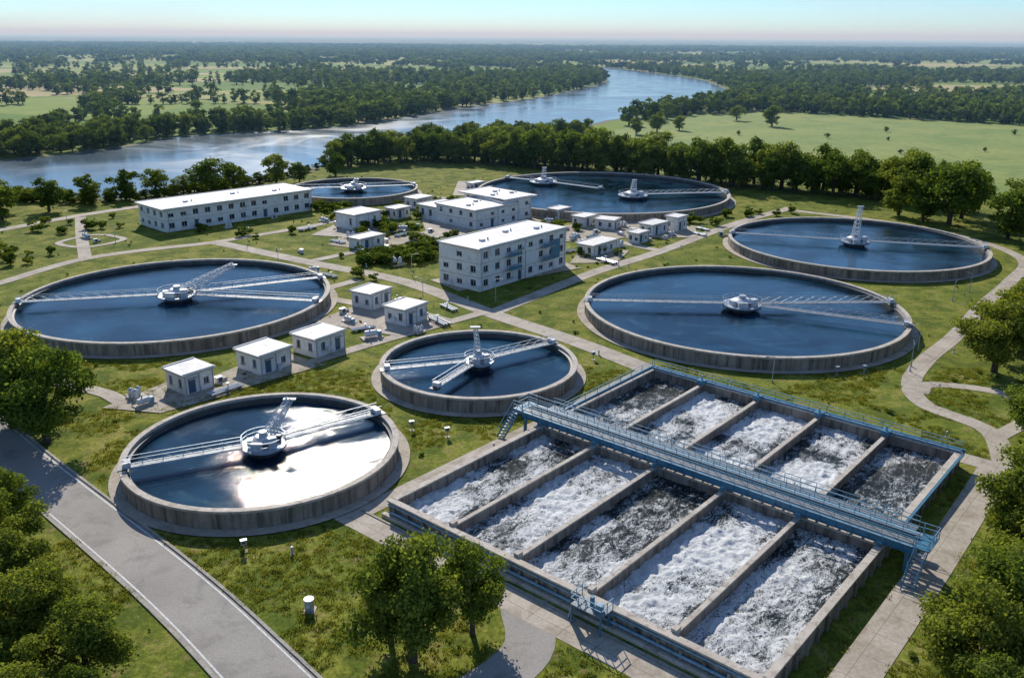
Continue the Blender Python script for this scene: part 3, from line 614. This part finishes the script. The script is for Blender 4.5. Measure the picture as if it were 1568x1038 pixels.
# ------------------------------------------------------------------ vegetation
def treemesh(name,H,Wd,nl,leaves,ls,mat,seed,trunk=True,base=.22,core=False,crowns=None,lr_=(.11,.20)):
    r=np.random.default_rng(seed)
    m=MB(); lobes=[]
    cr=crowns or [(0,0,1.0)]
    for (ox,oy,sc) in cr:
        hh=H*sc; ww=Wd*sc; cz=hh*(base+(1-base)/2); rz=hh*(1-base)/2
        ph=r.uniform(0,6.28,3)
        for i in range(nl):
            d=r.normal(size=3); d/=np.linalg.norm(d); q=r.random()**.38
            rad=ww*r.uniform(*lr_)
            an=math.atan2(d[1],d[0]); irr=1+.16*math.sin(2*an+ph[0])+.12*math.sin(3*an+ph[1]+2*d[2])
            x=np.array([d[0]*(ww/2-rad*.7)*q*irr,d[1]*(ww/2-rad*.7)*q*irr,d[2]*(rz-rad*.7)*q])
            zf=x[2]/rz; x[:2]*= (1-.45*max(0,zf)**2)*(1-.12*max(0,-zf))
            lobes.append((x+np.array([ox,oy,cz]),rad,r.random()))
        if trunk:
            m.cyl((ox,oy,-.2),(ox,oy,hh*.45),ww*.035+.06,BARK,r2=ww*.02+.03,n=9,cap=False)
            m.cyl((ox,oy,hh*.45),(ox+.2,oy+.1,hh*.8),ww*.02+.03,BARK,r2=.03,n=7,cap=False)
            for lb in lobes[-nl:][::max(1,nl//11)]:
                z0=hh*r.uniform(.15,.5); m.cyl((ox,oy,z0),tuple(lb[0]),ww*.012+.02,BARK,r2=.02,n=5,cap=False)
    nleaf=leaves; lc=np.array([l[0] for l in lobes]); lr=np.array([l[1] for l in lobes]); lt=np.array([l[2] for l in lobes])
    pr=lr**2; pr/=pr.sum(); idx=r.choice(len(lobes),nleaf,p=pr)
    d=r.normal(size=(nleaf,3)); d/=np.linalg.norm(d,axis=1)[:,None]; d[:,2]=np.where(r.random(nleaf)<.6,np.abs(d[:,2]),d[:,2])
    q=r.random(nleaf)**.35*(1+r.normal(0,.14,nleaf))
    c=lc[idx]+d*lr[idx][:,None]*q[:,None]*np.array([1.1,1.1,.8])
    c[:,2]=np.maximum(c[:,2],.05)
    nrm=d*.8+r.normal(size=(nleaf,3))*.6+np.array([0,0,.3]); nrm/=np.linalg.norm(nrm,axis=1)[:,None]
    t=np.cross(nrm,r.normal(size=(nleaf,3))); t/=np.linalg.norm(t,axis=1)[:,None]; bt=np.cross(nrm,t)
    s=ls*r.uniform(.6,1.3,nleaf)[:,None]
    vs=np.stack([c-t*s*.5,c+bt*s*.33,c+t*s*.55,c-bt*s*.33],1)
    o0=len(m.v); k=m.mi(mat)
    m.v+= [tuple(x) for x in vs.reshape(-1,3).tolist()]
    m.f+=[(o0+4*i,o0+4*i+1,o0+4*i+2,o0+4*i+3) for i in range(nleaf)]; m.m+=[k]*nleaf
    me=bpy.data.meshes.new(name); me.from_pydata(m.v,[],m.f)
    for x in m.mats: me.materials.append(x)
    me.polygons.foreach_set('material_index',m.m)
    at=me.attributes.new('tint','FLOAT','FACE'); arr=np.zeros(len(m.f),np.float32)
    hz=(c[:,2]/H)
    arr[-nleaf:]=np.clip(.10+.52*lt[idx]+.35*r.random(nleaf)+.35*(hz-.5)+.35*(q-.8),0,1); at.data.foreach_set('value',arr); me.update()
    return me
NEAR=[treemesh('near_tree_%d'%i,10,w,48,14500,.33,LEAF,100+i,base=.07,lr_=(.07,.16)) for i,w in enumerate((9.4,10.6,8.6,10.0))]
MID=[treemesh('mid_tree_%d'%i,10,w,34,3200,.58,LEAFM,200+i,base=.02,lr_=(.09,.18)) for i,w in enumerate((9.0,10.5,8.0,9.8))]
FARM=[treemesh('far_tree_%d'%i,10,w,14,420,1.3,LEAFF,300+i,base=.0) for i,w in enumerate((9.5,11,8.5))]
CL=[treemesh('far_clump_%d'%i,9,10,7,700,2.4,LEAFF,400+i,trunk=False,base=.0,crowns=[(random.uniform(-13,13),random.uniform(-9,9),random.uniform(.6,1.1)) for _ in range(6)]) for i in range(3)]
SHR=[treemesh('shrub_%d'%i,1.6,2.0,12,600,.25,LEAFM,500+i,base=.0,trunk=False) for i in range(3)]
def tree(x,y,h,wid=1.0,lod='near',k=None,name='oak_tree'):
    L_=NEAR if lod=='near' else MID
    me=L_[random.randrange(len(L_)) if k is None else k]
    o=bpy.data.objects.new(name,me); scene.collection.objects.link(o); s=h/10
    o.location=(x,y,0); o.scale=(s*wid,s*wid,s); o.rotation_euler=(0,0,random.uniform(0,6.28)); return o
for x,y,h,w in[(-54,93,12,1.1),(-60,97,12.5,1.1),(-67,93,10,1.1),(-60,104,9,1.1),(-48.5,73.5,7,1.1),(-45,67,8,1.0),(-51,69,7,1.1),(-40.5,61.5,8,1.05),(-36,56,8,1.0),(-30.5,52.3,7.8,.95),(-41,54,8,1.1),(-37,49,7,1.1),(-32,46.5,6.5,1.0),(-47,60,8,1.1),(-28.5,47.5,6,.9),
 (-7.4,55.6,10.7,.92),(-3.0,58.8,8.5,.76),(-9.3,57.5,7.2,.85),
 (69,118,11,1.2),(76,124,12,1.2),(83,131,12,1.2),(61,92,10.5,1.0),(68,99,10.5,1.2),(64,86,10,1.1),(46,69.5,10.3,.95),(51,74,11,1.0),(50,65,10.5,1.1),(57,78,10,1.1),(33,52.3,9.8,.9),(38.5,56,11,.95),(37,48.5,9,1.1),(44,53,10,1.1),(43,60.5,9.5,1.05),(31,46.5,8,1.0),(56,70,10,1.1)]:
    tree(x,y,h,w)
for x,y,h,w in[(90,141,12,1.2),(98,152,11,1.2),(105,164,11,1.2),(117,182,12,1.2),(121,196,13,1.1),(118,207,13,1.15),(127,217,14,1.1),(112,224,16,1.0),(119,232,16,1.0),(104,236,14,1.0),(125,242,15,1.0),(107,228,10,1.1),
 (-130,222,10,1.1),(-124,234,9.5,1.1),(-136,232,9,1.2),(-118,245,9,1.1),(-111,252,9.5,1.1),(-105,259,8.5,1.1),(-98,262,6,1.),(-89,261,11.5,1.25),(-84,266,9,1.1),(-76,284,10,1.2),(-69,286,7,1.1),(-108,180,4,1.3),(-112,186,4,1.3),(-103,176,3,1.3),(-140,215,9,1.2),(-60,300,9,1.1)]:
    tree(x,y,h,w,'mid')
def hide_coll(name,meshes,oname):
    c=bpy.data.collections.new(name)
    for me in meshes: c.objects.link(bpy.data.objects.new(oname,me))
    return c
def instancer(name,pts,sc,coll):
    me=bpy.data.meshes.new(name); me.from_pydata([tuple(p) for p in pts],[],[])
    at=me.attributes.new('s','FLOAT_VECTOR','POINT'); at.data.foreach_set('vector',np.asarray(sc,np.float32).reshape(-1))
    ob=bpy.data.objects.new(name,me); scene.collection.objects.link(ob)
    g=bpy.data.node_groups.new(name,'GeometryNodeTree')
    g.interface.new_socket('Geometry',in_out='INPUT',socket_type='NodeSocketGeometry'); g.interface.new_socket('Geometry',in_out='OUTPUT',socket_type='NodeSocketGeometry')
    i=g.nodes.new('NodeGroupInput'); o=g.nodes.new('NodeGroupOutput'); ip=g.nodes.new('GeometryNodeInstanceOnPoints'); ci=g.nodes.new('GeometryNodeCollectionInfo')
    ci.inputs['Collection'].default_value=coll; ci.inputs['Separate Children'].default_value=True; ci.inputs['Reset Children'].default_value=True
    rv=g.nodes.new('FunctionNodeRandomValue'); rv.data_type='FLOAT_VECTOR'; rv.inputs[0].default_value=(0,0,0); rv.inputs[1].default_value=(0,0,6.283)
    na=g.nodes.new('GeometryNodeInputNamedAttribute'); na.data_type='FLOAT_VECTOR'; na.inputs[0].default_value='s'
    l=g.links.new; l(i.outputs[0],ip.inputs['Points']); l(ci.outputs[0],ip.inputs['Instance']); ip.inputs['Pick Instance'].default_value=True
    l(rv.outputs[0],ip.inputs['Rotation']); l(na.outputs[0],ip.inputs['Scale']); l(ip.outputs[0],o.inputs[0])
    md=ob.modifiers.new('scatter','NODES'); md.node_group=g; return ob
def inpoly(x,y,P):
    P=np.asarray(P,float); ins=np.zeros(len(x),bool); n=len(P); j=n-1
    for i in range(n):
        c=((P[i,1]>y)!=(P[j,1]>y)); den=(P[j,1]-P[i,1]) or 1e-9
        ins^= c&(x<(P[j,0]-P[i,0])*(y-P[i,1])/den+P[i,0]); j=i
    return ins
def dist(x,y,P):
    d=np.full(len(x),1e9)
    for a,b_ in zip(P[:-1],P[1:]):
        ab=b_-a; t=np.clip(((x-a[0])*ab[0]+(y-a[1])*ab[1])/max(ab@ab,1e-9),0,1)
        d=np.minimum(d,np.hypot(x-a[0]-t*ab[0],y-a[1]-t*ab[1]))
    return d
RP=np.concatenate([FB,NB[::-1]])
TLX=[-66,-34,-6,15,36,55,69,81,98,106,125,180]; TLY=[316,336,328,316,304,290,279,272,264,258,246,200]
def scatter(y0,y1,sp,jit=.45):
    ys=np.arange(y0,y1,sp); P=[]
    for y in ys:
        w=.74*y+40; n=int(2*w/sp); xs=np.linspace(-w,w,n); P.append(np.stack([xs+rng.uniform(-jit,jit,n)*sp,y+rng.uniform(-jit,jit,n)*sp],1))
    return np.concatenate(P)
FIELDS=[(-330,-85,470,550),(-640,-300,900,1250),(-280,-165,640,790),(290,390,735,900),(-60,40,1150,1400),(-240,-100,1500,1950),(420,560,760,980),(250,420,1150,1450),(-500,-360,620,760),(150,260,1500,1900),(600,900,1300,1700),(-900,-600,1500,1950),(-140,-60,760,900)]
south_poly=np.concatenate([NB,[(300,1640),(3000,1640),(3000,-50),(-500,-50)]])
def forest(P):
    x,y=P[:,0],P[:,1]
    df=dist(x,y,FB); dn=dist(x,y,NB); inr=inpoly(x,y,RP)
    m=fbm(x/230+50,y/120+50,900,4); m2=fbm(x/500+20,y/330+20,910,4); k=np.where(y<1100,m>.465,m2>.50)
    hr=(np.abs(((x*.96+y*.28)%185)-92)<5)|(np.abs(((y*.98-x*.2)%120)-60)<7)
    k|=hr&(fbm(x/60,y/60,444,2)>.38)
    for (a,b_,c,d) in FIELDS: k&=~((x>a)&(x<b_)&(y>c)&(y<d)&(fbm(x/25,y/25,77,2)<.66))
    belt=((df<34)&(fbm(x/40,y/40,31,2)>.25))|((dn<22)&(x>-55)&(fbm(x/40,y/40,33,2)>.38))
    k|=belt
    k&=~inr&(df>2.5)&(dn>2.5)
    tl=np.interp(x,TLX,TLY)
    south=inpoly(x,y,south_poly)
    k&=~(south&(y<tl)); k&=~(south&(x<-66)&(y<420))
    row=south&(y>=tl)&(y<tl+20)&(x>-66)&(dn>3)
    md=inpoly(x,y,MEAD)&~row
    ctr=south&(x<60)&(y>tl+20)&(y<520)
    k=np.where(ctr,(fbm(x/35,y/22,55,3)>.52)&(dn>6),k)
    k&=~md; k&=~row
    return k
P1=scatter(250,620,6.6); P1=P1[forest(P1)]
P2=scatter(620,1350,10.5); P2=P2[forest(P2)]
P3=scatter(1350,4600,27); P3=P3[forest(P3)]
def sc(n,a,b_,w0=.9,w1=1.25):
    s=rng.uniform(a,b_,n); w=rng.uniform(w0,w1,n); return np.stack([s*w,s*w,s],1)
z0=lambda P:np.concatenate([P,np.zeros((len(P),1))],1)
cm=hide_coll('riverside_trees',MID,'riverside_tree'); cf=hide_coll('far_trees',FARM,'far_tree'); cc=hide_coll('far_clumps',CL,'woodland_clump'); cs=hide_coll('shrubs',SHR,'shrub')
nearP=P1[P1[:,1]<430]; farP=P1[P1[:,1]>=430]
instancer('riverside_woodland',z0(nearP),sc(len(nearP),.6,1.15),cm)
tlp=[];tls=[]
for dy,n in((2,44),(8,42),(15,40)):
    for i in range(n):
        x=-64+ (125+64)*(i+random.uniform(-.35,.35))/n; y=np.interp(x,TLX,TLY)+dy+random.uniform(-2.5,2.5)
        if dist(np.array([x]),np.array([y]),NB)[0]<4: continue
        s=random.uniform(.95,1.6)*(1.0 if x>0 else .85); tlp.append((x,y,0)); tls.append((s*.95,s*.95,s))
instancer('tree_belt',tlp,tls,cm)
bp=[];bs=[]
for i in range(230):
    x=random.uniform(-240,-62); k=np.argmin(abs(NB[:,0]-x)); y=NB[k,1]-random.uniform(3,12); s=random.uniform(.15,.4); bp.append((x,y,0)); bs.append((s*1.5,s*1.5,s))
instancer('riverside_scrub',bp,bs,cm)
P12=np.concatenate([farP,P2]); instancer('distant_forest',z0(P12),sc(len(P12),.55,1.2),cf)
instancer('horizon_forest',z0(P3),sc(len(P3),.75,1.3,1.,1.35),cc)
mt=[(139,486,1.2),(128,520,.9),(60,440,.9),(72,452,1),(85,462,.8),(150,430,.25),(175,420,.2),(200,380,.2),(230,400,.2),(160,370,.2),(250,450,.3),(110,440,.25),(190,460,.3)]
instancer('meadow_trees',[(a,b_,0) for a,b_,c in mt],[(c*1.1,c*1.1,c) for a,b_,c in mt],cm)
def blocked(x,y,mar=.3):
    bl=np.zeros(len(x),bool)
    for tx,ty,R in TANKS: bl|=np.hypot(x-tx,y-ty)<R+1.5+mar
    lx=(x-O.x)*U.x+(y-O.y)*U.y; ly=(x-O.x)*VV.x+(y-O.y)*VV.y
    bl|=(lx>-1-mar)&(lx<W+1+mar)&(ly>-1-mar)&(ly<L+1+mar)
    for c,w in PATHS: bl|=dist(x,y,c)<w+mar
    return bl
sp=[]
for (cx,cy,rx,ry,n) in[(-23,184,9,7,46),(-16,194,8,5,26),(-30,180,6,5,16),(-32,215,8,6,18),(-22,238,9,8,28),(-14,250,8,8,18),(10,236,6,4,12),(-108,180,8,8,18),(16,190,5,4,6),(50,224,7,4,8),(-60,205,8,6,6),(-26,206,6,6,14),(2,198,8,6,16),(-50,240,8,5,12),(-75,212,9,5,6),(26,228,9,4,12),(-28,168,6,5,6),(38,224,10,5,12),(-5,186,6,4,10),(-42,226,7,7,14),(-12,203,7,4,14),(8,214,8,5,12),(-105,215,14,8,14),(64,235,14,5,14)]:
    for _ in range(n): sp.append((rng.normal(cx,rx*.5),rng.normal(cy,ry*.5)))
sp=np.array(sp); sp=sp[~blocked(sp[:,0],sp[:,1])]
instancer('shrubbery',z0(sp),sc(len(sp),.7,1.8),cs)
wp=np.stack([rng.uniform(-130,125,1100),rng.uniform(45,300,1100)],1); wp=wp[~blocked(wp[:,0],wp[:,1],.8)]
instancer('weed_clumps',z0(wp),sc(len(wp),.12,.36,.8,1.8),cs)
def tuft(seed):
    r=np.random.default_rng(seed); vs=[];fs=[]
    for i in range(22):
        a=r.uniform(0,6.28); q=r.uniform(0,.35); x,y=q*math.cos(a),q*math.sin(a); h=r.uniform(.12,.28); b2=r.uniform(0,6.28); w=.035
        vs+=[(x-w*math.cos(b2),y-w*math.sin(b2),0),(x+w*math.cos(b2),y+w*math.sin(b2),0),(x+r.normal(0,.09),y+r.normal(0,.09),h)]; fs.append((3*i,3*i+1,3*i+2))
    me=bpy.data.meshes.new('tuft'); me.from_pydata(vs,[],fs); me.materials.append(GRASSB)
    at=me.attributes.new('tint','FLOAT','FACE'); at.data.foreach_set('value',r.random(len(fs)).astype(np.float32)); return me
ct=hide_coll('grass_tufts',[tuft(i) for i in range(4)],'grass_tuft')
gp=np.stack([rng.uniform(-62,70,34000),rng.uniform(42,120,34000)],1)
gp=gp[(np.abs(gp[:,0])<gp[:,1]*.66+4)&(fbm(gp[:,0]/5,gp[:,1]/5,12,3)>.47)]; gp=gp[~blocked(gp[:,0],gp[:,1],.15)]
instancer('grass',z0(gp),sc(len(gp),.6,1.3,.9,1.4),ct)
# ------------------------------------------------------------------ haze
hb=MB(); hb.box((0,15250,59),(50000,30000,122),GLASS); ho=hb.obj('atmospheric_haze'); ho.data.materials.clear()
hm,t,o=nt('haze'); vs=N(t,'ShaderNodeVolumeScatter'); vs.inputs['Color'].default_value=(.40,.68,1,1); vs.inputs['Density'].default_value=.00020; vs.inputs['Anisotropy'].default_value=.1
t.links.new(vs.outputs[0],o.inputs['Volume']); ho.data.materials.append(hm)
try: hm.cycles.homogeneous_volume=True
except Exception: pass
# ------------------------------------------------------------------ light, sky, camera
az,el=math.radians(-13),math.radians(32.5)
Sd=V((math.sin(az)*math.cos(el),math.cos(az)*math.cos(el),math.sin(el)))
sl=bpy.data.lights.new('sun','SUN'); sl.energy=5.0; sl.angle=math.radians(.5); sl.color=(1,.945,.85)
so=bpy.data.objects.new('sun',sl); so.rotation_mode='QUATERNION'; so.rotation_quaternion=Sd.to_track_quat('Z','Y'); so.location=(0,0,300); scene.collection.objects.link(so)
w=bpy.data.worlds.new('World'); scene.world=w; w.use_nodes=True; t=w.node_tree
bg=t.nodes['Background']; sk=t.nodes.new('ShaderNodeTexSky'); sk.sky_type='NISHITA'; sk.sun_disc=False; sk.sun_elevation=el; sk.sun_rotation=az; sk.dust_density=.1; sk.air_density=1.0; sk.ozone_density=3.5; sk.altitude=900
tint=mix(t,1.,sk.outputs[0],(.56,.77,.98),'MULTIPLY')
tc=t.nodes.new('ShaderNodeTexCoord'); mp=t.nodes.new('ShaderNodeMapping'); mp.inputs['Scale'].default_value=(1.5,1.5,14); t.links.new(tc.outputs['Generated'],mp.inputs[0])
cl=ramp(t,noise(t,mp.outputs[0],1.6,6,.6,.4),[(.48,(0,0,0)),(.75,G3(.6))])
t.links.new(mix(t,cl,tint,(5.4,6.1,6.6)),bg.inputs[0]); bg.inputs[1].default_value=.135
cam=bpy.data.cameras.new('camera'); co=bpy.data.objects.new('camera',cam); scene.collection.objects.link(co); scene.camera=co
cam.sensor_width=36; cam.lens=36*1350/1568; cam.clip_start=1; cam.clip_end=120000
p=math.atan(463/1350)
R=Matrix.Rotation(math.pi/2-p,4,'X')@Matrix.Rotation(math.radians(.37),4,'Z')
co.matrix_world=Matrix.Translation((0,0,45))@R
scene.view_settings.view_transform='Standard'; scene.view_settings.look='None'; scene.view_settings.exposure=0; scene.view_settings.gamma=1
